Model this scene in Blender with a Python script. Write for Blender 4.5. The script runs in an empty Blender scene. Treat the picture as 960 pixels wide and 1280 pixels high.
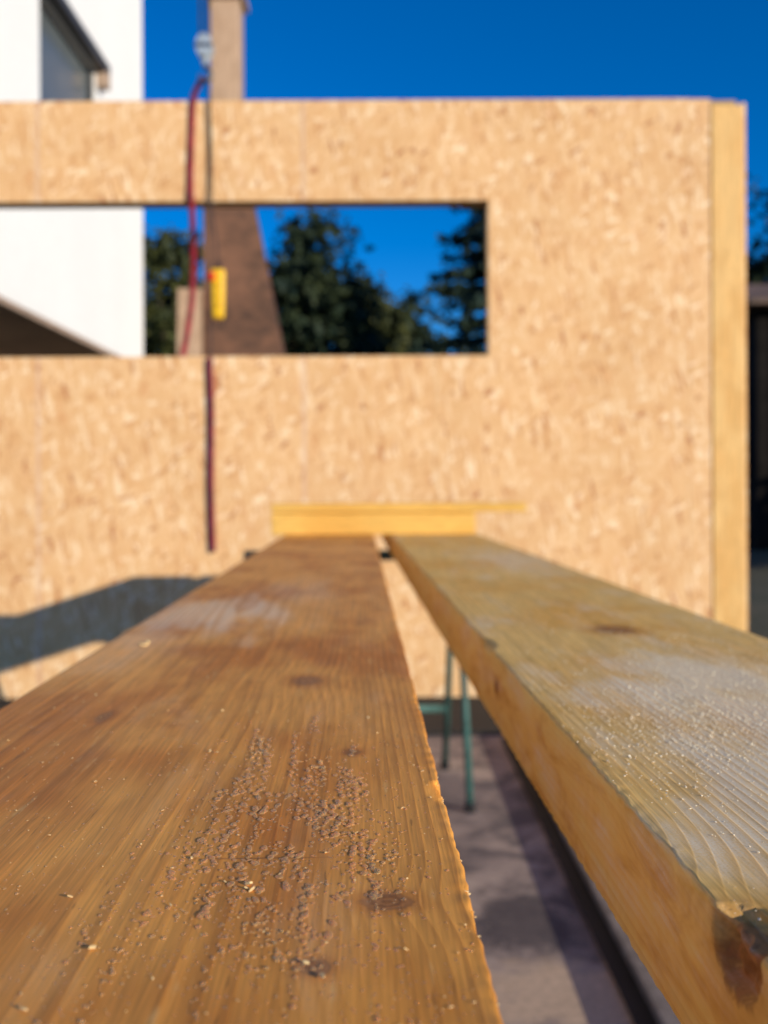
import bpy, bmesh, math, random
import numpy as np
from mathutils import Vector, Matrix, noise as mnoise
random.seed(7); rng=np.random.default_rng(7)
sc=bpy.context.scene
sc.view_settings.view_transform='Standard'; sc.view_settings.look='None'; sc.view_settings.exposure=0
CZ=1.0      # camera height above the slab
H=0.142     # camera height above the planks
# ---------------------------------------------------------------- node helpers
class N:
    def __init__(s,name):
        s.m=bpy.data.materials.new(name); s.m.use_nodes=True
        s.t=s.m.node_tree; s.b=s.t.nodes['Principled BSDF']
    def n(s,typ,**k):
        x=s.t.nodes.new(typ)
        for a,v in k.items(): setattr(x,a,v)
        return x
    def put(s,sock,v):
        if isinstance(v,bpy.types.NodeSocket): s.t.links.new(v,sock)
        elif isinstance(v,(tuple,list)):
            v=tuple(v)
            if sock.type=='RGBA' and len(v)==3: v=v+(1,)
            sock.default_value=v
        else: sock.default_value=v
    def math(s,op,a,b=0.0,c=0.0,clamp=False):
        x=s.n('ShaderNodeMath',operation=op,use_clamp=clamp)
        s.put(x.inputs[0],a); s.put(x.inputs[1],b)
        return x.outputs[0]
    def vm(s,op,a,b=(0,0,0)):
        x=s.n('ShaderNodeVectorMath',operation=op); s.put(x.inputs[0],a)
        s.put(x.inputs[1],b)
        return x.outputs['Value'] if op in('LENGTH','DISTANCE','DOT_PRODUCT') else x.outputs[0]
    def obj(s): return s.n('ShaderNodeTexCoord').outputs['Object']
    def map(s,v,sc=(1,1,1),loc=(0,0,0),rot=(0,0,0)):
        x=s.n('ShaderNodeMapping'); s.put(x.inputs[0],v)
        x.inputs['Scale'].default_value=sc; x.inputs['Location'].default_value=loc; x.inputs['Rotation'].default_value=rot
        return x.outputs[0]
    def noise(s,v,scale=1,detail=3,rough=.5,dist=0):
        x=s.n('ShaderNodeTexNoise'); s.put(x.inputs['Vector'],v)
        x.inputs['Scale'].default_value=scale; x.inputs['Detail'].default_value=detail
        x.inputs['Roughness'].default_value=rough; x.inputs['Distortion'].default_value=dist
        return x.outputs[0]
    def voro(s,v,scale=1,out='Color',feature='F1'):
        x=s.n('ShaderNodeTexVoronoi',feature=feature); s.put(x.inputs['Vector'],v); x.inputs['Scale'].default_value=scale
        return x.outputs[out]
    def mr(s,v,a,b,c=0.,d=1.,smooth=True):
        x=s.n('ShaderNodeMapRange'); x.interpolation_type='SMOOTHSTEP' if smooth else 'LINEAR'
        s.put(x.inputs[0],v)
        for i,q in enumerate((a,b,c,d)): s.put(x.inputs[i+1],q)
        return x.outputs[0]
    def mix(s,f,a,b,mode='MIX'):
        x=s.n('ShaderNodeMix',data_type='RGBA',blend_type=mode)
        s.put(x.inputs[0],f); s.put(x.inputs[6],a); s.put(x.inputs[7],b)
        return x.outputs[2]
    def ramp(s,f,stops,interp='LINEAR'):
        x=s.n('ShaderNodeValToRGB'); s.put(x.inputs[0],f); r=x.color_ramp; r.interpolation=interp
        while len(r.elements)<len(stops): r.elements.new(.5)
        for e,(p,c) in zip(r.elements,stops): e.position=p; e.color=tuple(c)+(1,)
        return x.outputs[0]
    def bump(s,h,strength=.5,dist=.001,prev=None):
        x=s.n('ShaderNodeBump'); s.put(x.inputs['Height'],h); x.inputs['Strength'].default_value=strength; x.inputs['Distance'].default_value=dist
        if prev is not None: s.put(x.inputs['Normal'],prev)
        return x.outputs[0]
    def done(s,col=None,rough=None,nor=None,**k):
        if col is not None: s.put(s.b.inputs['Base Color'],col)
        if rough is not None: s.put(s.b.inputs['Roughness'],rough)
        if nor is not None: s.put(s.b.inputs['Normal'],nor)
        for a,v in k.items(): s.put(s.b.inputs[a.replace('_',' ') if a!='Specular_IOR_Level' else 'Specular IOR Level'],v)
        return s.m

def wood(name,early,late,center,freq=260,warp=.012,knots=(),dust=0.,dustpos=(),stain=(.5,.35,.2),stain_amt=.5,
         rough=.5,bump=.6,ringpow=2.5,axis='Y',fib=1.0,side=None,latemix=.75,ystretch=1.0,spec=.22,dcol=(.92,.80,.60),simplew=False,scratch=False):
    s=N(name); v=s.obj()
    if axis=='Z': v=s.map(v,rot=(math.radians(90),0,0))
    if axis=='X': v=s.map(v,rot=(0,0,math.radians(90)))
    sx=s.n('ShaderNodeSeparateXYZ'); s.put(sx.inputs[0],v); x,y,z=sx.outputs
    w1=s.noise(s.map(v,(6,.9*ystretch,6)),1,1,.5)
    dx=s.math('SUBTRACT',x,center[0]); dz=s.math('SUBTRACT',z,center[1])
    r=s.math('SQRT',s.math('ADD',s.math('MULTIPLY',dx,dx),s.math('MULTIPLY',dz,dz)))
    r=s.math('ADD',r,s.math('MULTIPLY',s.math('SUBTRACT',w1,.5),warp*4))
    if not simplew:
        w2=s.noise(s.map(v,(40,3,40),(3,1,2)),1,1,.5)
        r=s.math('ADD',r,s.math('MULTIPLY',s.math('SUBTRACT',w2,.5),warp*.45))
    kmask=None; halo=None; kring=None
    if knots: kno=s.math('MULTIPLY',s.math('SUBTRACT',s.noise(v,160,2,.6),.5),.7)
    for (kx,ky,kz,rx,ry,rz,wamp) in knots:
        q=s.vm('SUBTRACT',v,(kx,ky,kz)); q=s.vm('DIVIDE',q,(rx,ry,rz))
        d=s.vm('LENGTH',q)
        if wamp:
            q2=s.vm('DIVIDE',s.vm('SUBTRACT',v,(kx,ky,kz)),(rx*2.3,ry*3.2,rz*2.3))
            g=s.math('POWER',2.718,s.math('MULTIPLY',s.math('POWER',s.vm('LENGTH',q2),2.),-1.))
            r=s.math('ADD',r,s.math('MULTIPLY',g,wamp))
        dn=s.math('ADD',d,kno)
        mk=s.mr(dn,.7,1.1,1.,0.); hl=s.mr(dn,.9,2.0,1.,0.)
        kmask=mk if kmask is None else s.math('MAXIMUM',kmask,mk)
        halo=hl if halo is None else s.math('MAXIMUM',halo,hl)
        kr=s.math('MULTIPLY',s.math('SINE',s.math('MULTIPLY',dn,16.)),mk)
        kring=kr if kring is None else s.math('ADD',kring,kr)
    ph=s.math('FRACT',s.math('MULTIPLY',r,freq))
    ph2=s.math('MULTIPLY',s.math('POWER',ph,ringpow),s.mr(ph,.86,1.,1.,0.))
    fibn=s.noise(s.map(v,(900,22,900)),1,2,.6); fib2=s.noise(s.map(v,(220,5,220),(1,4,7)),1,2,.6)
    big=s.noise(s.map(v,(9,4,9),(5,2,0)),1,3,.6)
    var=s.noise(s.map(v,(30,1.2,30),(9,3,1)),1,1,.5)
    line=s.math('MULTIPLY',ph2,s.mr(var,.3,.7,.25,1.))
    c=s.mix(s.math('MULTIPLY',line,latemix),early,late)
    c=s.mix(1.,c,s.ramp(fibn,[(.25,(1-.3*fib,)*3),(.7,(1.1,)*3)]),'MULTIPLY')
    c=s.mix(1.,c,s.ramp(fib2,[(.3,(1-.2*fib,)*3),(.7,(1.1,)*3)]),'MULTIPLY')
    st=s.mr(big,.40,.66,0.,stain_amt)
    c=s.mix(st,c,s.mix(1.,c,stain,'MULTIPLY'))
    if scratch:
        wn=s.noise(s.map(v,(130,16,130),(2,9,4)),1,3,.7)
        c=s.mix(s.mr(wn,.60,.74,0.,.4),c,(.92,.60,.22))
        dn_=s.noise(s.map(v,(320,26,320),(8,1,4)),1,2,.7)
        c=s.mix(s.mr(dn_,.64,.74,0.,.55),c,(.19,.075,.015))
        bl=s.noise(s.map(v,(14,9,14),(7,5,4)),1,4,.65)
        c=s.mix(s.mr(bl,.58,.74,0.,.5),c,s.mix(1.,c,(.48,.32,.2),'MULTIPLY'))
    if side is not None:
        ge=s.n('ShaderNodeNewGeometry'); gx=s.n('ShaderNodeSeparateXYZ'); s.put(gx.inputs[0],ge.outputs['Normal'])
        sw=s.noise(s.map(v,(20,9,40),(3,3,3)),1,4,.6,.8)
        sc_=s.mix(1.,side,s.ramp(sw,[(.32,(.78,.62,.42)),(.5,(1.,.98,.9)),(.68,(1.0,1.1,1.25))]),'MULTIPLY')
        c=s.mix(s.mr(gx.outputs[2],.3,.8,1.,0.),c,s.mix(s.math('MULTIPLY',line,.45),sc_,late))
    if kmask is not None:
        c=s.mix(s.math('MULTIPLY',halo,.5),c,s.mix(1.,c,(.6,.40,.22),'MULTIPLY'))
        kc=s.mix(s.math('ADD',s.math('MULTIPLY',kring,.35),.4,clamp=True),(.42,.17,.05),(.15,.05,.014))
        c=s.mix(s.math('MULTIPLY',kmask,.85),c,kc)
    rr=s.math('ADD',s.math('MULTIPLY',big,.25),rough-.12)
    if dust>0:
        dn=s.noise(s.map(v,(26,7,26),(2,8,1)),1,4,.65); dm=s.mr(dn,.50,.75,0.,dust)
        for (px,py,rx,ry,am) in dustpos:
            cv=s.n('ShaderNodeCombineXYZ'); s.put(cv.inputs[0],s.math('DIVIDE',s.math('SUBTRACT',x,px),rx)); s.put(cv.inputs[1],s.math('DIVIDE',s.math('SUBTRACT',y,py),ry))
            dd=s.math('ADD',s.vm('LENGTH',cv.outputs[0]),s.math('MULTIPLY',s.math('SUBTRACT',dn,.5),3.2))
            dm=s.math('MAXIMUM',dm,s.mr(dd,.2,1.4,am,0.))
        grain=s.noise(v,900,2,.7); 
        dm=s.math('MULTIPLY',dm,s.mr(grain,.3,.6,.4,1.))
        dm=s.math('MULTIPLY',dm,s.mr(ph2,0.,.7,1.,.45))
        c=s.mix(dm,c,dcol); rr=s.math('ADD',rr,s.math('MULTIPLY',dm,.3),clamp=True)
    hgt=s.math('ADD',s.math('MULTIPLY',line,1.),s.math('MULTIPLY',fibn,.4))
    if kring is not None: hgt=s.math('ADD',hgt,s.math('MULTIPLY',kring,.3))
    nn=s.bump(hgt,bump,.0006)
    return s.done(c,rr,nn,Specular_IOR_Level=spec)

def simple(name,col,rough=.6,metal=0,nscale=20,var=.25,bump=.2,bd=.002,**k):
    s=N(name); v=s.obj(); a=s.noise(v,nscale,4,.6); b=s.noise(v,nscale*.13,2,.5)
    lo=tuple(c*(1-var) for c in col); hi=tuple(min(1,c*(1+var)) for c in col)
    c=s.mix(s.mr(s.math('ADD',s.math('MULTIPLY',a,.5),s.math('MULTIPLY',b,.5)),.35,.65),lo,hi)
    return s.done(c,s.math('ADD',s.math('MULTIPLY',a,.2),rough-.1),s.bump(a,bump,bd),Metallic=metal,**k)

# ---------------------------------------------------------------- mesh helpers
def link(o,parent=None):
    sc.collection.objects.link(o)
    if parent is not None: o.parent=parent
    return o
def empty(name,loc=(0,0,0)):
    e=bpy.data.objects.new(name,None); e.location=loc; e.empty_display_size=.1; return link(e)
def from_bm(name,bm,mat,parent=None,smooth=False):
    me=bpy.data.meshes.new(name); bm.to_mesh(me); bm.free()
    if smooth:
        for p in me.polygons: p.use_smooth=True
    if mat: me.materials.append(mat)
    return link(bpy.data.objects.new(name,me),parent)
def box(name,lo,hi,mat,parent=None,bevel=0.):
    bm=bmesh.new(); bmesh.ops.create_cube(bm,size=1)
    for v in bm.verts:
        v.co=Vector([(lo[i]+hi[i])/2+v.co[i]*(hi[i]-lo[i]) for i in range(3)])
    if bevel: bmesh.ops.bevel(bm,geom=bm.edges[:],offset=bevel,segments=2,profile=.5,affect='EDGES')
    return from_bm(name,bm,mat,parent)
def pydata(name,vs,fs,mat,parent=None,smooth=False):
    me=bpy.data.meshes.new(name); me.from_pydata([tuple(v) for v in vs],[],fs); me.update()
    if smooth: me.polygons.foreach_set('use_smooth',[True]*len(me.polygons))
    if mat: me.materials.append(mat)
    return link(bpy.data.objects.new(name,me),parent)
def tube(name,pts,rad,mat,parent=None,seg=10,flat=1.0):
    pts=[Vector(p) for p in pts]; n=len(pts); rad=[rad]*n if isinstance(rad,(int,float)) else rad
    vs=[];fs=[]
    for i,p in enumerate(pts):
        t=(pts[min(i+1,n-1)]-pts[max(i-1,0)]).normalized()
        a=Vector((0,1,0)) if abs(t.y)<.9 else Vector((1,0,0))
        u=t.cross(a).normalized(); w=t.cross(u).normalized()
        for k in range(seg):
            g=2*math.pi*k/seg; vs.append(p+u*math.cos(g)*rad[i]+w*math.sin(g)*rad[i]*flat)
    for i in range(n-1):
        for k in range(seg):
            a=i*seg+k;b=i*seg+(k+1)%seg; fs.append((a,b,b+seg,a+seg))
    fs.append(tuple(range(seg))[::-1]); fs.append(tuple((n-1)*seg+k for k in range(seg)))
    return pydata(name,vs,fs,mat,parent,True)
def smoothpts(p,n=8):
    p=[Vector(q) for q in p]; out=[]
    for i in range(len(p)-1):
        a=p[max(i-1,0)];b=p[i];c=p[i+1];d=p[min(i+2,len(p)-1)]
        for k in range(n):
            t=k/n; out.append(.5*((2*b)+(c-a)*t+(2*a-5*b+4*c-d)*t*t+(3*b-3*c+d-a)*t**3))
    out.append(p[-1]); return out
def P(px,py,D):  # measured direction in the photograph -> world point at depth D
    return Vector(((px-480)/1280*D, D, CZ-(py-610)/1280*D))

# ---------------------------------------------------------------- camera
cam=bpy.data.cameras.new('camera'); co=bpy.data.objects.new('camera',cam); link(co)
cam.sensor_fit='VERTICAL'; cam.sensor_height=36; cam.sensor_width=27; cam.lens=36
cam.shift_y=-30/1280; cam.clip_start=.02; cam.clip_end=2000
co.location=(0,0,CZ); co.rotation_euler=(math.radians(90),math.radians(.25),0)
cam.dof.use_dof=True; cam.dof.focus_distance=.42; cam.dof.aperture_fstop=8.2; cam.dof.aperture_blades=7
sc.camera=co
# ---------------------------------------------------------------- light
sd=Vector((-1.08,1,-.34)).normalized()
el=math.asin(-sd.z); 
sun=bpy.data.lights.new('sun','SUN'); sun.energy=5.0; sun.angle=math.radians(.5); sun.color=(1,.89,.71)
so=bpy.data.objects.new('sun',sun); link(so); so.rotation_euler=sd.to_track_quat('-Z','Y').to_euler(); so.location=(5,-6,6)
w=bpy.data.worlds.new('World'); sc.world=w; w.use_nodes=True; nt=w.node_tree
sky=nt.nodes.new('ShaderNodeTexSky'); sky.sky_type='NISHITA'; sky.sun_disc=False
sky.sun_elevation=el; sky.sun_rotation=math.atan2(-sd.x,-sd.y)
sky.altitude=1500; sky.air_density=1.0; sky.dust_density=0.0; sky.ozone_density=5.0
hs=nt.nodes.new('ShaderNodeHueSaturation'); hs.inputs['Saturation'].default_value=1.24; hs.inputs['Hue'].default_value=.508
bg=nt.nodes['Background']; bg.inputs[1].default_value=.15
nt.links.new(sky.outputs[0],hs.inputs['Color']); nt.links.new(hs.outputs[0],bg.inputs[0])

# ---------------------------------------------------------------- OSB
def osb_mat():
    s=N('osb_board'); v0=s.obj()
    sx=s.n('ShaderNodeSeparateXYZ'); s.put(sx.inputs[0],v0)
    cb=s.n('ShaderNodeCombineXYZ'); s.put(cb.inputs[0],sx.outputs[0]); s.put(cb.inputs[1],sx.outputs[2]); v=cb.outputs[0]
    wob=s.n('ShaderNodeTexNoise'); s.put(wob.inputs['Vector'],v); wob.inputs['Scale'].default_value=6
    vv=s.vm('ADD',v,s.vm('MULTIPLY',s.vm('SUBTRACT',wob.outputs['Color'],(.5,.5,.5)),(.03,.03,0)))
    def layer(ang,off,scx=62,scy=17):
        m=s.map(vv,(1,1,1),(off,off*.7,0),(0,0,math.radians(ang))); m=s.map(m,(scx,scy,1))
        x=s.n('ShaderNodeTexVoronoi'); s.put(x.inputs['Vector'],m); x.inputs['Scale'].default_value=1; x.voronoi_dimensions='2D'
        sp=s.n('ShaderNodeSeparateColor'); s.put(sp.inputs[0],x.outputs['Color']); return sp.outputs[0],sp.outputs[1]
    L=[layer(4,0),layer(-28,3.1),layer(24,7.7),layer(-10,11.3,74,13),layer(62,17.3,56,22)]
    cur,sel=L[0]
    for i,(a,b) in enumerate(L[1:]):
        m=s.math('GREATER_THAN',b,.52 if i<3 else .78)
        mx=s.n('ShaderNodeMix'); s.put(mx.inputs[0],m); s.put(mx.inputs[2],cur); s.put(mx.inputs[3],a); cur=mx.outputs[0]
    c=s.ramp(cur,[(0,(.50,.22,.10)),(.04,(.64,.34,.15)),(.16,(.75,.445,.21)),(.5,(.79,.495,.245)),(.84,(.83,.55,.295)),(1,(.95,.74,.49))])
    c=s.mix(1.,c,s.ramp(s.noise(v,2.2,3,.6),[(.3,(.93,.90,.86)),(.7,(1.04,1.04,1.04))]),'MULTIPLY')
    c=s.mix(s.mr(s.noise(s.map(v,(13,7,1)),1,4,.7),.57,.70,0.,.38),c,(.68,.31,.13))
    c=s.mix(s.mr(s.noise(s.map(v,(30,9,1),(3,5,0)),1,3,.7),.60,.74,0.,.42),c,(.93,.74,.50))
    for X0 in (-1.62,-.372):
        dd=s.math('ABSOLUTE',s.math('SUBTRACT',sx.outputs[0],X0)); 
        c=s.mix(s.mr(dd,.003,.016,.22,0.),c,(.55,.45,.50))
    return s.done(c,.7,s.bump(cur,.1,.0015),Specular_IOR_Level=.2)
OSB=osb_mat()
STUD=wood('yellow_stud_timber',(.92,.58,.22),(.76,.39,.12),(.9,-.3),freq=120,axis='Z',bump=.1,stain=(.85,.72,.55),stain_amt=.6,latemix=.5,simplew=True)
SHADE=wood('framing_timber',(.55,.36,.15),(.38,.2,.07),(.2,-.3),freq=150,axis='X',bump=.1,stain=(.8,.7,.6),stain_amt=.4,simplew=True)

WD=4.8; wall=empty('osb_panel_wall',(0,0,0))
zt=CZ+1.819; zo1=CZ+1.347; zo0=CZ+.620; zb=0.02; t=.018
def osbp(x0,x1,z0,z1,nm): box(nm,(x0,WD,z0),(x1,WD+t,z1),OSB,wall)
g=.0006
osbp(-4,-1.61-g,zo1,zt,'upper_sheet_1'); osbp(-1.61+g,-.375-g,zo1,zt,'upper_sheet_2'); osbp(-.375+g,.495,zo1,zt,'upper_sheet_3')
osbp(-4,-.975-g,zb,zo0,'lower_sheet_1'); osbp(-.975+g,.244-g,zb,zo0,'lower_sheet_2'); osbp(.244+g,.495,zb,zo0,'lower_sheet_3')
osbp(.495,1.435-g,zb,zt,'tall_sheet_1'); osbp(1.435+g,1.5375,zb,zt-.002,'tall_sheet_2')
osbp(-4,-3.3,zo0,zo1,'far_sheet')
y0=WD+t+.001; y1=WD+.125
box('lintel',(-3.3,y0,zo1+.002),(.494,y1,zo1+.10),SHADE,wall,.002)
box('window_sill_plate',(-3.3,y0,zo0-.06),(.494,y1,zo0-.002),SHADE,wall,.002)
box('jamb_stud',(.497,y0,zb),(.555,y1,zt-.06),STUD,wall,.002)
box('top_plate',(-4,y0,zt-.055),(1.53,y1,zt-.003),SHADE,wall,.002)
box('sole_plate',(-4,y0,zb),(.49,y1,zb+.06),SHADE,wall,.002)
for i,x in enumerate([-3.9,-3.36,-2.7,-2.1,-1.61,-.975,-.375,.244]):
    box('stud_%d'%i,(x-.03,y0+.001,zb+.062),(x+.03,y1-.001,zo0-.062),SHADE,wall,.002)
    box('cripple_%d'%i,(x-.03,y0+.001,zo1+.102),(x+.03,y1-.001,zt-.057),SHADE,wall,.002)
for i,x in enumerate([.99,1.435]): box('tall_stud_%d'%i,(x-.03,y0+.001,zb),(x+.03,y1-.001,zt-.057),SHADE,wall,.002)
box('corner_post',(1.5395,WD-.006,zb),(1.693,y1+.02,zt-.03),STUD,wall,.004)
box('corner_post_cap',(1.5395,WD+.004,zt-.028),(1.66,y1,zt-.008),SHADE,wall,.003)
box('corner_backing',(1.6945,WD+.03,zb),(1.712,y1+.02,zt-.01),OSB,wall)

# ---------------------------------------------------------------- ground, slab
def slab_mat():
    s=N('dusty_concrete'); v=s.obj()
    a=s.noise(v,3.2,5,.62,.6); b=s.noise(v,60,4,.7); d=s.noise(s.map(v,(1,1,1),(4.3,7,0)),3.6,4,.62,.8)
    c=s.ramp(a,[(.30,(.22,.18,.165)),(.45,(.38,.30,.26)),(.6,(.52,.41,.34)),(.75,(.60,.48,.38))])
    c=s.mix(s.mr(d,.48,.60,0.,.78),c,(.12,.105,.11))
    # dark stains and a light tan patch on the slab
    fine=s.noise(v,11,4,.65)
    for (sx_,sy_,rx,ry,col,am) in [(.32,2.36,.13,.22,(.09,.078,.085),.85),(.12,2.75,.10,.16,(.11,.095,.10),.7),(.38,2.02,.22,.16,(.72,.53,.36),.8),(.20,3.35,.2,.25,(.16,.14,.15),.6)]:
        q=s.vm('DIVIDE',s.vm('SUBTRACT',v,(sx_,sy_,0)),(rx,ry,1.))
        dd=s.math('ADD',s.vm('LENGTH',q),s.math('MULTIPLY',s.math('SUBTRACT',fine,.5),2.2))
        c=s.mix(s.mr(dd,.55,1.2,am,0.),c,col)
    c=s.mix(1.,c,s.ramp(b,[(.3,(.7,)*3),(.7,(1.1,)*3)]),'MULTIPLY')
    sp=s.mr(s.voro(v,55,'Distance'),.06,.16,.5,0.)
    c=s.mix(sp,c,(.75,.58,.40))
    return s.done(c,.85,s.bump(b,.15,.002),Specular_IOR_Level=.2)
box('concrete_slab',(-6,-3,-.12),(6,5.4,0),slab_mat())
def ground_mat():
    s=N('earth_and_grass'); v=s.obj(); a=s.noise(v,.5,6,.65); b=s.noise(v,9,5,.7)
    c=s.ramp(s.math('ADD',s.math('MULTIPLY',a,.6),s.math('MULTIPLY',b,.4)),[(.35,(.035,.045,.018)),(.5,(.07,.065,.03)),(.65,(.16,.115,.07))])
    return s.done(c,.9,s.bump(b,.6,.03))
vs=[];fs=[];xs=[-600,-300,-150,-80,-50]+list(np.linspace(-40,40,61))+[50,80,150,300,600];ys=[-600,-200,-60,-20]+list(np.linspace(-10,60,61))+[80,150,300,600,1200]
for yy in ys:
    for xx in xs:
        q=mnoise.noise(Vector((xx*.15,yy*.15,0)))*.12 if (abs(xx)>7 or yy>8) and abs(xx)<60 else 0
        vs.append((xx,yy,-.1+min(q,.1)))
nx=len(xs)
for j in range(len(ys)-1):
    for i in range(nx-1): fs.append((j*nx+i,j*nx+i+1,(j+1)*nx+i+1,(j+1)*nx+i))
pydata('ground',vs,fs,ground_mat(),None,True)
MEM_SHADOW=simple('bitumen_and_shadow_black',(.012,.012,.013),.85,0,40,.4)
box('waterproofing_membrane',(-3.9,4.13,.004),(2.4,4.915,.016),MEM_SHADOW)
GREY=simple('weathered_grey_steel',(.24,.21,.19),.6,.1,60,.4)
ch=empty('steel_channel_beam')
box('web',(.50,.3,.012),(.506,4.05,.030),GREY,ch,.001)
box('shadow_strip',(.460,.3,.004),(.62,4.05,.011),MEM_SHADOW,ch,.001)  # black strip left of the web, a shadow put into the colour
box('top_flange',(.497,.3,.031),(.62,4.05,.039),GREY,ch,.002)

# ---------------------------------------------------------------- planks
def plank(name,xl,xr,thick,vp,mat,chips=(),ya=-.9,yb=4.02,seed=0):
    rad=.0022
    prof=[]
    def arc(cx,cz,a0,a1,n=5):
        for k in range(n+1):
            a=a0+(a1-a0)*k/n; prof.append((cx+rad*math.cos(a),cz+rad*math.sin(a)))
    arc(xl+rad,-rad,math.pi,math.pi/2)
    for k in range(1,70): prof.append((xl+rad+(xr-xl-2*rad)*k/70,0))
    arc(xr-rad,-rad,math.pi/2,0)
    for k in range(1,16): prof.append((xr,-rad-(thick-2*rad)*k/16))
    arc(xr-rad,-thick+rad,0,-math.pi/2)
    for k in range(1,12): prof.append((xr-rad-(xr-xl-2*rad)*k/12,-thick))
    arc(xl+rad,-thick+rad,-math.pi/2,-math.pi)
    for k in range(1,16): prof.append((xl,-thick+rad+(thick-2*rad)*k/16))
    yy=[ya+(.2-ya)*k/20 for k in range(20)]+list(np.linspace(.2,.7,520)[:-1])+list(.7*(yb/.7)**np.linspace(0,1,260))
    M=len(prof); V=[]
    for y in yy:
        for (x,z) in prof:
            nx_=mnoise.noise(Vector((x*60,y*14+seed,z*60))); n2=mnoise.noise(Vector((x*300,y*120+seed,z*300)))
            dx=dz=0
            edge=min(abs(x-xl),abs(x-xr))
            if edge<.004: dx=(nx_*.0009+n2*.0007); 
            dz=nx_*.0003+ (n2*.0006 if edge<.004 else 0)
            X,Y,Z=x+dx,y,z+dz
            for (cx,cy,cz,rx,ry,rz,ax,az) in chips:
                d2=((x-cx)/rx)**2+((y-cy)/ry)**2+((z-cz)/rz)**2
                if d2<1:
                    f=min(1,(1-d2)*2.2); X+=ax*f*(1+.8*n2); Z+=az*f*(1+.8*nx_)
            V.append((X,Y,Z))
    F=[]
    for j in range(len(yy)-1):
        for i in range(M):
            a=j*M+i;b=j*M+(i+1)%M; F.append((a,a+M,b+M,b))
    F.append(tuple(range(M))); F.append(tuple((len(yy)-1)*M+i for i in range(M))[::-1])
    o=pydata(name,V,F,mat,None,True)
    o.location=(0,0,CZ-H); o.rotation_euler=(0,0,(480-vp)/1280)
    return o
def LK(px,py,vp,z=0): return ((px-vp)/(py-610)*H, H*1280/(py-610))
def kn(px,py,rx,ry,wa,vp=452): a=LK(px,py,vp); return (a[0],a[1],0,rx,ry,.02,wa)
kL=[kn(383,850,.0125,.02,.006),kn(482,1127,.010,.0085,.006),kn(130,893,.005,.016,.003),kn(440,940,.005,.007,.003),
    kn(392,1208,.0055,.006,.003),kn(325,1071,.021,.0005,0)]
def dp(px,py,rx,ry,am,vp): a=LK(px,py,vp); return (a[0],a[1],rx,ry,am)
mL=wood('amber_plank_wood',(.99,.43,.075),(.48,.165,.025),(-.13,-.10),freq=230,warp=.008,knots=kL,dust=.14,
        dustpos=[dp(270,765,.09,.18,.65,452),dp(180,800,.05,.12,.35,452),dp(370,740,.05,.2,.25,452)],stain=(.66,.46,.30),stain_amt=.85,rough=.48,bump=.25,ringpow=2.0,latemix=.8,scratch=True,spec=.16)
eD=.326
kR=[(.1235,eD,-.010,.016,.020,.014,.012),(.1235,.87,-.028,.005,.011,.006,.006),
    kn(770,790,.022,.03,.006,438)]
mR=wood('yellow_plank_wood',(1.0,.63,.20),(.78,.41,.10),(.02,-.16),freq=250,warp=.007,knots=kR,dust=.6,
        dustpos=[dp(830,865,.07,.06,1,438),dp(900,850,.08,.12,1,438),dp(940,960,.06,.12,.95,438),dp(640,700,.08,.35,.6,438),dp(960,900,.07,.12,1,438),dp(950,1050,.04,.06,.85,438)],
        stain=(.95,.72,.36),stain_amt=.6,rough=.7,bump=.3,ringpow=1.8,side=(1.0,.66,.17),latemix=.75,spec=.06)  # side yellow is raised, bounce light on the shaded face put into colour
TH=.058
plank('timber_plank',-.2357,.0372,TH,452,mL,chips=[(.0372,.48,0,.003,.02,.004,-.002,-.001)],seed=3)
plank('timber_plank.001',.1235,.388,TH+.004,438,mR,chips=[(.1235,eD,-.004,.017,.021,.017,.006,-.005),(.1235,.93,0,.006,.03,.006,.002,-.002)],seed=11)

def Lw(lx,ly,vp,z=0):
    a=(480-vp)/1280; return Vector((lx*math.cos(a)-ly*math.sin(a), lx*math.sin(a)+ly*math.cos(a), CZ-H+z))
# droplets ---------------------------------------------------------
def drops(name,items,mat):
    vs=[];fs=[]; S=12;R=5
    for (c,rx,ry,h,rot) in items:
        b=len(vs); ca,sa=math.cos(rot),math.sin(rot); ph_=random.uniform(0,6.28); am=random.uniform(0,.12)
        for j in range(R):
            e=j/R*math.pi/2
            for k in range(S):
                a=2*math.pi*k/S; wv=1+am*math.sin(2*a+ph_)+am*.6*math.sin(3*a+ph_*2)
                px=math.cos(a)*math.cos(e)*rx*wv; py=math.sin(a)*math.cos(e)*ry*wv
                vs.append((c[0]+px*ca-py*sa,c[1]+px*sa+py*ca,c[2]+math.sin(e)*h-.0001))
        vs.append((c[0],c[1],c[2]+h-.0001))
        for j in range(R-1):
            for k in range(S):
                fs.append((b+j*S+k,b+j*S+(k+1)%S,b+(j+1)*S+(k+1)%S,b+(j+1)*S+k))
        for k in range(S): fs.append((b+(R-1)*S+k,b+(R-1)*S+(k+1)%S,b+R*S))
        fs.append(tuple(b+k for k in range(S))[::-1])
    return pydata(name,vs,fs,mat,None,True)
s=N('water_drop'); WAT=s.done((1.0,.66,.30),.035,None,Transmission_Weight=.72,IOR=1.33)
items=[]
def adddrop(px,py,sz,vp=452):
    lx,ly=LK(px,py,vp); 
    if not(-.232<lx<.034): return
    r=sz*random.uniform(.5,1.35)
    items.append((Lw(lx,ly,vp),r,r*random.uniform(1,1.9),r*random.uniform(.4,.52),random.uniform(-.4,.4)))
lines=[-.0685,-.064,-.060,-.0565,-.051,-.0465,-.042,-.036,-.031,-.027,-.0235,-.0195,-.015,-.011,-.007,-.003,.001]
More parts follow.
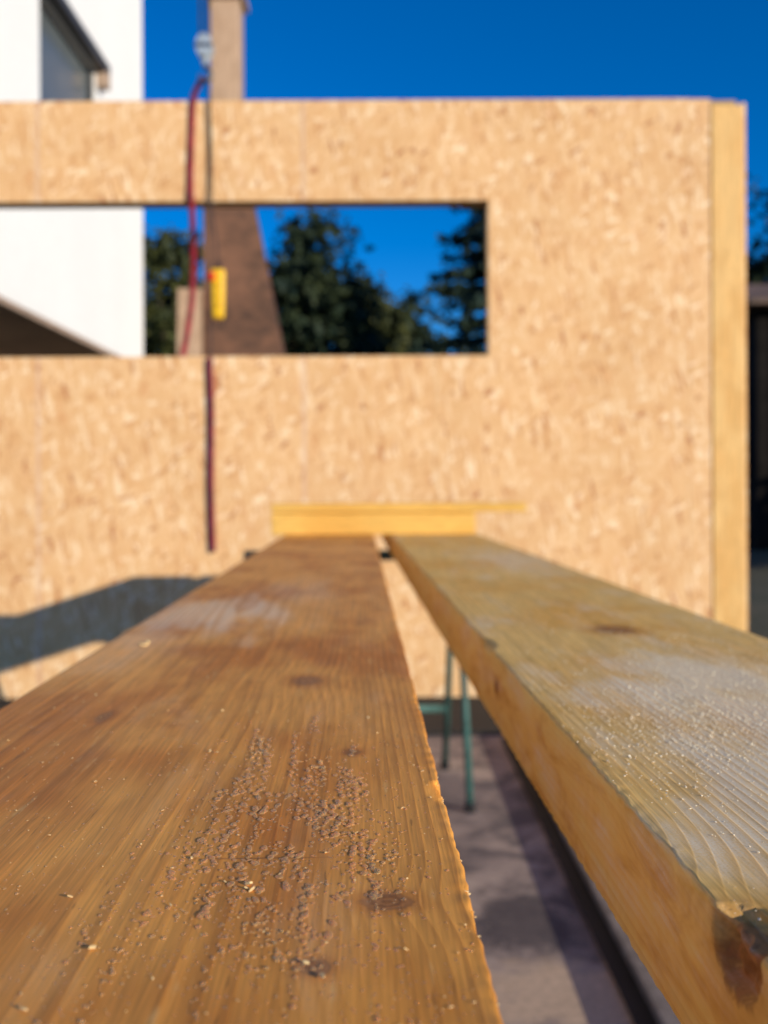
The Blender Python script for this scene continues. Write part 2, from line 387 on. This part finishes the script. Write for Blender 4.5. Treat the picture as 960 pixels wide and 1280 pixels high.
for li,lx in enumerate(lines):
    y=random.uniform(.31,.38); y1_=random.uniform(.45,.68)
    while y<y1_:
        y+=random.choice([.0018,.0024,.0032,.005])*random.uniform(.8,1.3)
        if mnoise.noise(Vector((lx*60,y*22,1)))<-.16: continue
        xx=lx+random.gauss(0,.0009)+.003*math.sin(y*20+lx*30); r=random.choice([.0006,.0008,.0010,.0013,.0016])*random.uniform(.85,1.15)
        items.append((Lw(xx,y,452),r,r*random.uniform(1,2.1),r*random.uniform(.42,.54),random.uniform(-.3,.3)))
for i in range(850):
    adddrop(random.gauss(350,95),random.uniform(900,1210),.00075)
for i in range(1800):
    px=random.uniform(0,610); py=random.uniform(860,1279); adddrop(px,py,.00045)
for lx in [-.075,-.088,.004,.012,-.045,-.02]:
    y=.24
    while y<.45:
        y+=random.uniform(.003,.008); r=random.uniform(.0004,.0011); items.append((Lw(lx+random.gauss(0,.001),y,452),r,r*1.5,r*.5,0))
drops('water_droplets',items,WAT)
# sawdust flakes ---------------------------------------------------
def flakes(name,items,mat):
    vs=[];fs=[]
    for (c,a,b_,th) in items:
        R=Matrix.Rotation(random.uniform(0,6.28),3,'Z')@Matrix.Rotation(random.gauss(0,.35),3,'X')@Matrix.Rotation(random.gauss(0,.3),3,'Y')
        b=len(vs); n=6; rr=[random.uniform(.6,1.1) for _ in range(n)]
        for zz in (0,th):
            for k in range(n):
                g_=2*math.pi*k/n; vs.append(Vector(c)+R@Vector((math.cos(g_)*a*rr[k],math.sin(g_)*b_*rr[k],zz)))
        fs.append(tuple(b+k for k in range(n))[::-1]); fs.append(tuple(b+n+k for k in range(n)))
        for k in range(n): fs.append((b+k,b+(k+1)%n,b+n+(k+1)%n,b+n+k))
    return pydata(name,vs,fs,mat,None,False)
SD=simple('sawdust_pale',(.82,.56,.26),.8,0,400,.3)
fl=[]
for i in range(800):
    ly=.22+random.random()**1.6*1.3; lx=random.uniform(-.233,.034)
    r=abs(random.gauss(0,.0002))+.00012
    fl.append((Lw(lx,ly,452,.0003),r*random.uniform(1,2.2),r,r*.5))
for (px,py,r) in [(310,1105,.0014),(314,1112,.0010),(306,1110,.0008),(185,802,.0035),(180,805,.003),(88,1118,.0009),(115,1182,.001),(30,1258,.0009),(400,1222,.0012),(380,1205,.0009),(212,1130,.0006),(505,1190,.0006),(270,940,.001),(262,938,.0009),(470,918,.0008),(62,1020,.0007)]:
    lx,ly=LK(px,py,452); fl.append((Lw(lx,ly,452,.0006),r*1.5,r*.7,r*.5))
for i in range(130):
    ly=.24+random.random()*.6; fl.append((Lw(.0366+random.gauss(0,.0004),ly,452,-.0008-random.random()*.002),random.uniform(.0003,.0008),.0003,.0003))
flakes('sawdust',fl,SD)
SD2=simple('frosty_sawdust',(.92,.80,.60),.85,0,400,.15)
fl=[]
for i in range(14000):
    ly=.26+random.random()**1.2*.9; lx=.1245+random.random()**.6*.26
    q=mnoise.noise(Vector((lx*22,ly*9,3)))
    if q<0 and random.random()<.7: continue
    r=abs(random.gauss(0,.00016))+.00009
    fl.append((Lw(lx,ly,438,.0002),r*random.uniform(1,1.6),r,r*.6))
for i in range(4200):
    a=LK(random.gauss(880,80),random.gauss(885,42),438); lx,ly=a
    if .125<lx<.386 and .3<ly<1.3:
        r=abs(random.gauss(0,.0002))+.00014; fl.append((Lw(lx,ly,438,.0003),r*1.3,r,r*.6))
flakes('sawdust_pile',fl,SD2)

# ---------------------------------------------------------------- offcuts across the planks
BM=wood('fresh_yellow_batten',(.92,.56,.14),(.72,.36,.06),(.0,-.3),freq=110,axis='X',bump=.1,stain=(.85,.72,.5),stain_amt=.5,latemix=.5,simplew=True)
z0=CZ-H
box('timber_batten',(-.343,3.11,z0+.001),(.277,3.20,z0+.066),BM,None,.003)
box('timber_batten.001',(-.343,3.105,z0+.068),(.432,3.215,z0+.096),BM,None,.003)

# ---------------------------------------------------------------- sawhorses
TEAL=simple('green_painted_steel',(.035,.10,.088),.5,0,50,.5)
def sawhorse(name,yc):
    e=empty(name,(0,yc,0)); zt_=CZ-H-TH-.006
    box('top_rail',(-.465,-.02,zt_-.034),(.42,.02,zt_),TEAL,e,.004)
    for sgn,nm,xl,xr in((-1,'front',-.43,.262),(1,'rear',-.40,.212)):
        for x,l in((xl,'left'),(xr,'right')):
            tube('%s_leg_%s'%(nm,l),[(x+(0.02*sgn if l=='right' else 0),.012*sgn,zt_-.02),(x,.24*sgn,.012)],.0115,TEAL,e)
            tube('%s_foot_%s'%(nm,l),[(x,.24*sgn,0),(x,.2405*sgn,.03)],.017,MEM_SHADOW,e)
        zz=.23; f=.24*(1-(zz/ zt_)) 
        if sgn>0: tube('%s_brace'%nm,[(xl,f*sgn,zz),(xr,f*sgn,zz)],.013,TEAL,e)
    return e
sawhorse('steel_sawhorse',3.40); sawhorse('steel_sawhorse.001',-.5)

# ---------------------------------------------------------------- crane hook, sling, remote
DARK=simple('dark_steel',(.10,.11,.13),.4,.7,60,.3); PALE=simple('grey_painted_hook_block',(.33,.39,.45),.45,.1,60,.3)
RED=simple('crimson_webbing',(.27,.014,.03),.8,0,150,.4); BLK=simple('black_rubber',(.03,.013,.014),.6,0,100,.3)
Dh=4.72; Ds=4.787
hk=empty('crane_hook_block',P(258,58,Dh))
def rel(e,pts): return [Vector(p)-e.location for p in pts]
tube('hoist_cable_1',rel(hk,[P(253,45,Dh),P(251,-700,Dh)]),.006,DARK,hk)
tube('hoist_cable_2',rel(hk,[P(262,45,Dh),P(264,-700,Dh)]),.006,DARK,hk)
for i,dy in enumerate((-.03,.024)):
    bm=bmesh.new(); bmesh.ops.create_cone(bm,cap_ends=True,segments=24,radius1=.038,radius2=.034,depth=.008)
    bmesh.ops.rotate(bm,verts=bm.verts,matrix=Matrix.Rotation(math.pi/2,3,'X')); 
    for v in bm.verts: v.co.z*=1.5; v.co.y+=dy
    from_bm('cheek_plate_%d'%i,bm,PALE,hk)
bm=bmesh.new(); bmesh.ops.create_cone(bm,cap_ends=True,segments=24,radius1=.030,radius2=.030,depth=.04)
bmesh.ops.rotate(bm,verts=bm.verts,matrix=Matrix.Rotation(math.pi/2,3,'X')); from_bm('sheave',bm,DARK,hk,True)
box('centre_band',(-.04,-.036,-.012),(.04,-.0345,.006),DARK,hk)
tube('swivel',[(0,0,-.04),(0,0,-.085)],[.016,.013],PALE,hk)
hp=[(0,0,-.08)]+[(0.026*math.cos(a),0,-.125+.031*math.sin(a)) for a in np.linspace(math.pi/2,-math.pi*1.05,14)]
tube('hook',hp,[.011]+list(np.linspace(.010,.013,8))+list(np.linspace(.012,.004,6)),DARK,hk)
sl=empty('lifting_sling',P(245,110,Dh))
tube('left_strap',rel(sl,smoothpts([P(257,96,Dh),P(249,108,Dh+.03),P(243,130,Ds),P(240,220,Ds),P(241,254,Ds),P(243,310,4.90),P(241,370,4.97),P(234,420,4.99),P(226,470,5.0),P(222,620,5.02)])),.0145,RED,sl,8,.3)
tube('right_strap',rel(sl,smoothpts([P(258,98,Dh),P(262,112,Dh+.04),P(264,130,Ds),P(263,250,Ds),P(264,340,Ds),P(264,450,Ds),P(265,560,Ds),P(265,620,Ds)])),.004,BLK,sl,8,.6)
tube('strap_tail',rel(sl,smoothpts([P(263,446,Ds-.006),P(265,520,Ds-.006),P(264,600,Ds-.006),P(265,650,Ds-.006),P(266,689,Ds-.006)])),.014,simple('dark_crimson_webbing',(.19,.012,.03),.8,0,150,.4),sl,8,.3)
YEL=simple('yellow_plastic',(.85,.50,.01),.4,0,60,.1); REDP=simple('red_plastic',(.7,.03,.01),.35,0,60,.1)
rc=empty('crane_remote_control',P(274,367,4.74))
bm=bmesh.new(); bmesh.ops.create_cube(bm,size=1)
for v in bm.verts:
    k=1.0 if v.co.z>0 else .82
    v.co=Vector((v.co.x*.064*k,v.co.y*.055*k,v.co.z*.23))
bmesh.ops.bevel(bm,geom=bm.edges[:],offset=.012,segments=4,profile=.5,affect='EDGES'); from_bm('housing',bm,YEL,rc,True)
tube('emergency_stop',[(-.025,-.025,.075),(-.036,-.04,.078)],.022,REDP,rc,16)
for i in range(3): tube('button_%d'%i,[(.008,-.02,.03-i*.04),(.008,-.031,.03-i*.04)],.007,simple('amber_button',(.5,.22,.01)),rc,14)
tube('cable_gland',[(0,0,.105),(0,0,.145)],[.02,.010],BLK,rc,12)
tube('pendant_cable',smoothpts([(0,0,.14),(-.01,0,.25),(-.03,.02,.40),(-.035,.04,.6),(-.045,.04,.95)]),.004,BLK,rc,8)

# ---------------------------------------------------------------- timber mast beyond wall
K=14/9
mast=empty('timber_mast',(-1.36*K,14.0,0)); mast.scale=(K,K,1)
MW=wood('weathered_mast_wood',(.54,.37,.25),(.36,.24,.15),(.1,-.4),freq=60,axis='Z',bump=.1,stain=(.8,.75,.7),stain_amt=.5,simplew=True)
MB=simple('brown_shaded_board',(.12,.055,.03),.75,0,10,.5)  # darker brown stands in for shade on the buttress board
ZT=CZ+(5.33-CZ)*K; ZQ=CZ+(3.75-CZ)*K; ZR=CZ+(2.68-CZ)*K
box('post',(-.13,-.13,-.1),(.125,.13,ZT),MW,mast,.01)
box('collar',(-.17,-.17,ZT-.13),(.17,.17,ZT-.03),MW,mast,.01)
def prism(nm,x0b,x1b,x0t,x1t,zb_,zt_,ya,yb,mat):
    vs=[(x0b,ya,zb_),(x1b,ya,zb_),(x1t,ya,zt_),(x0t,ya,zt_),(x0b,yb,zb_),(x1b,yb,zb_),(x1t,yb,zt_),(x0t,yb,zt_)]
    pydata(nm,vs,[(0,1,2,3),(7,6,5,4),(0,4,5,1),(1,5,6,2),(2,6,7,3),(3,7,4,0)],mat,mast)
prism('buttress_board',-.16,.88,-.16,.20,-.1,ZQ,-.34,-.16,MB)
prism('brace_board',-.40,-.17,-.36,-.17,-.1,ZR,-.42,-.2,MW)

# ---------------------------------------------------------------- white house
WH=simple('white_render',(.88,.87,.85),.85,0,8,.02,.1); 
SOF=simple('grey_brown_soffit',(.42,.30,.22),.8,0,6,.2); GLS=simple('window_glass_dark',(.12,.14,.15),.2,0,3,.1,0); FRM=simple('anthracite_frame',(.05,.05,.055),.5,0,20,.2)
ho=empty('white_house',(-3,8,0))
zs=CZ+1.52
def hb(nm,lo,hi,mat,bv=0): box(nm,lo,hi,mat,ho,bv)
wy1,wz0,wz1=2.70,4.35,5.38
hb('wall_below_window',(-.3,-4,zs),(0,4.8,wz0),WH)
hb('wall_above_window',(-.3,-4,wz1),(0,4.8,8.5),WH)
hb('wall_near_window',(-.3,-4,wz0),(0,.97,wz1),WH)
hb('wall_far_window',(-.3,wy1,wz0),(0,4.8,wz1),WH)
hb('window_glass',(-.10,.97,wz0),(-.07,wy1,wz1),GLS)
hb('window_frame_side',(-.068,wy1-.05,wz0),(-.02,wy1,wz1),FRM)
hb('window_frame_near',(-.068,.97,wz0),(-.02,1.02,wz1),FRM)
hb('window_frame_bottom',(-.068,1.02,wz0),(-.02,wy1-.05,wz0+.05),FRM)
hb('window_hood',(-.02,.9,wz1+.002),(.12,wy1+.16,wz1+.10),FRM,.01)
hb('window_hood_cheek',(.0,wy1+.03,wz1-.16),(.12,wy1+.16,wz1),SOF,.01)
hb('front_wall',(-8,4.5,zs),(-.3,4.8,8.5),WH); hb('rear_wall',(-8,-4,zs),(-.3,-3.7,8.5),WH); hb('far_side_wall',(-8.3,-4,zs),(-8,4.8,8.5),WH)
hb('flat_roof',(-8.4,-4.1,8.501),(.1,4.9,8.7),WH,.01)
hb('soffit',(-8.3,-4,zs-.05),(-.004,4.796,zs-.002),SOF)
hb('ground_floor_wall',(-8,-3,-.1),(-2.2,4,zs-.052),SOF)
hb('ground_floor_window',(-2.2,-1.5,.9),(-2.17,2.5,2.3),GLS)

# ---------------------------------------------------------------- trees
def leafmat(nm,lo,hi):
    s=N(nm); v=s.obj(); a=s.noise(v,1.1,2,.6); b=s.noise(v,9,1,.5)
    c=s.mix(s.mr(s.math('ADD',s.math('MULTIPLY',a,.6),s.math('MULTIPLY',b,.4)),.38,.62),lo,hi)
    return s.done(c,.65,None,Specular_IOR_Level=.2)
LM=leafmat('broad_leaves',(.012,.026,.018),(.038,.052,.020)); LM2=leafmat('autumn_leaves',(.024,.036,.014),(.075,.08,.022)); LC=leafmat('conifer_needles',(.010,.025,.022),(.032,.055,.036))
BARK=simple('bark',(.09,.065,.045),.9,0,12,.4,.6,.02)
def leaves(C,size,name,mat,parent):
    n=len(C); a=rng.normal(size=(n,3)); a/=np.linalg.norm(a,axis=1)[:,None]; b=rng.normal(size=(n,3)); b=np.cross(a,b); b/=np.linalg.norm(b,axis=1)[:,None]
    s_=size*rng.uniform(.6,1.3,(n,1)); a=a*s_; b=b*s_*.55
    V=np.stack([C-a,C+b,C+a,C-b],1).reshape(-1,3); F=[(4*i,4*i+1,4*i+2,4*i+3) for i in range(n)]
    return pydata(name,V,F,mat,parent)
def broad(name,x,y,top,rad,mat,ncl=60,per=110,size=.14,base=1.2):
    e=empty(name,(x,y,-.1)); h=top
    tube('trunk',[(0,0,0),(.1,0,h*.3),(0,.1,h*.6),(.05,0,h*.85)],[.24,.17,.1,.03],BARK,e)
    C=[]; cz=(h+base)/2; hz=(h-base)/2
    for i in range(ncl):
        d=rng.normal(size=3); d/=np.linalg.norm(d); r=rng.uniform(.35,.95)
        ww=1-.35*max(0,d[2])
        c=np.array([d[0]*rad*r*ww,d[1]*rad*r*ww,cz+d[2]*hz*r])
        cs=rng.uniform(.28,.55)*rad/2.6
        C.append(c+rng.normal(size=(per,3))*cs*np.array([1,1,.7]))
        if i%5==0: tube('limb_%d'%i,[(0,0,max(.4,c[2]*.55)),tuple(c*np.array([.5,.5,.85])),tuple(c)],[.07,.04,.015],BARK,e,6)
    C=np.concatenate(C); C=C[C[:,2]<h]
    leaves(C,size,'foliage',mat,e); return e
def conifer(name,x,y,top,rad,mat,size=.12,per=150):
    e=empty(name,(x,y,-.1)); tube('trunk',[(0,0,0),(0,0,top*.5),(0,0,top)],[.26,.15,.02],BARK,e)
    C=[]; lv=int(top/.42)
    for j in range(lv):
        z=.7+(top-.9)*j/lv; R=rad*(1-(z/top))**.55*rng.uniform(.8,1.1)
        nb=11
        for k in range(nb):
            a=rng.uniform(0,2*math.pi); L=R*rng.uniform(.65,1.1)
            tt=rng.uniform(.1,1,int(per*(.3+L/rad)*.7)); 
            p=np.stack([np.cos(a)*L*tt,np.sin(a)*L*tt,z-.22*L*tt+.12*L*tt**2],1)
            p+=rng.normal(size=p.shape)*np.array([.16,.16,.07])*(.5+tt[:,None]*.6); C.append(p)
            if j%2==0 and k<4: tube('branch_%d_%d'%(j,k),[(0,0,z),(math.cos(a)*L*.9,math.sin(a)*L*.9,z-.1*L)],[.03,.008],BARK,e,5)
    leaves(np.concatenate(C),size,'foliage',mat,e); return e
def TX(px,D): return (px-480)/1280*D
def TH_(py,D): return CZ+(610-py)/1280*D+.1
broad('broadleaf_tree',TX(212,26),26,TH_(280,26),1.9,LM2)
broad('broadleaf_tree.001',TX(383,27),27,TH_(262,27),1.9,LM,100)
broad('broadleaf_tree.002',TX(455,29),29,TH_(325,29),1.5,LM2,75)
broad('broadleaf_tree.003',TX(512,30),30,TH_(365,30),1.7,LM)
conifer('conifer_tree',TX(618,24),24,TH_(180,24),2.5,LC)
broad('broadleaf_tree.004',TX(1000,24),24,TH_(205,24),2.2,LM)
broad('broadleaf_tree.005',TX(90,30),30,TH_(300,30),2.4,LM)
C=[]
for i in range(150):
    x=rng.uniform(-16,18); y=rng.uniform(31,35); z=rng.uniform(.2,4.6); C.append(np.array([x,y,z])+rng.normal(size=(90,3))*np.array([.6,.6,.5]))
leaves(np.concatenate(C),.17,'distant_tree_belt',LM,None)
sh=empty('garden_shed',(8.4,17,0)); DW=simple('dark_brown_boards',(.012,.010,.009),.9,0,10,.4,Specular_IOR_Level=.1); RT=simple('brown_roof_tiles',(.16,.10,.07),.8,0,8,.4,.5,.02)  # wall boards get a near-black brown
box('walls',(-2.2,0,-.1),(2.5,4,3.95),DW,sh)
for i in range(20): box('cladding_board_%d'%i,(-2.2+i*.235,-.025,-.1),(-2.2+i*.235+.2,-.001,3.9),DW,sh)
box('door',(.6,-.05,-.05),(1.5,-.026,2.0),SOF,sh,.01)
pydata('roof',[(-2.5,-.5,3.95),(2.8,-.5,3.95),(2.8,4.5,3.95),(-2.5,4.5,3.95),(-2.5,2,4.75),(2.8,2,4.75),(-2.5,-.5,4.03),(2.8,-.5,4.03),(2.8,4.5,4.03),(-2.5,4.5,4.03)],
  [(0,3,2,1),(0,1,7,6),(6,7,5,4),(2,3,9,8),(8,9,4,5),(0,6,4,9,3),(1,2,8,5,7)],RT,sh)
C=np.stack([rng.uniform(5.6,10,5000),rng.uniform(13.2,14.4,5000),rng.uniform(-.1,1.9,5000)],1)
C[:,2]+=.25*np.sin(C[:,0]*3)
leaves(C,.09,'clipped_hedge',LM,None)
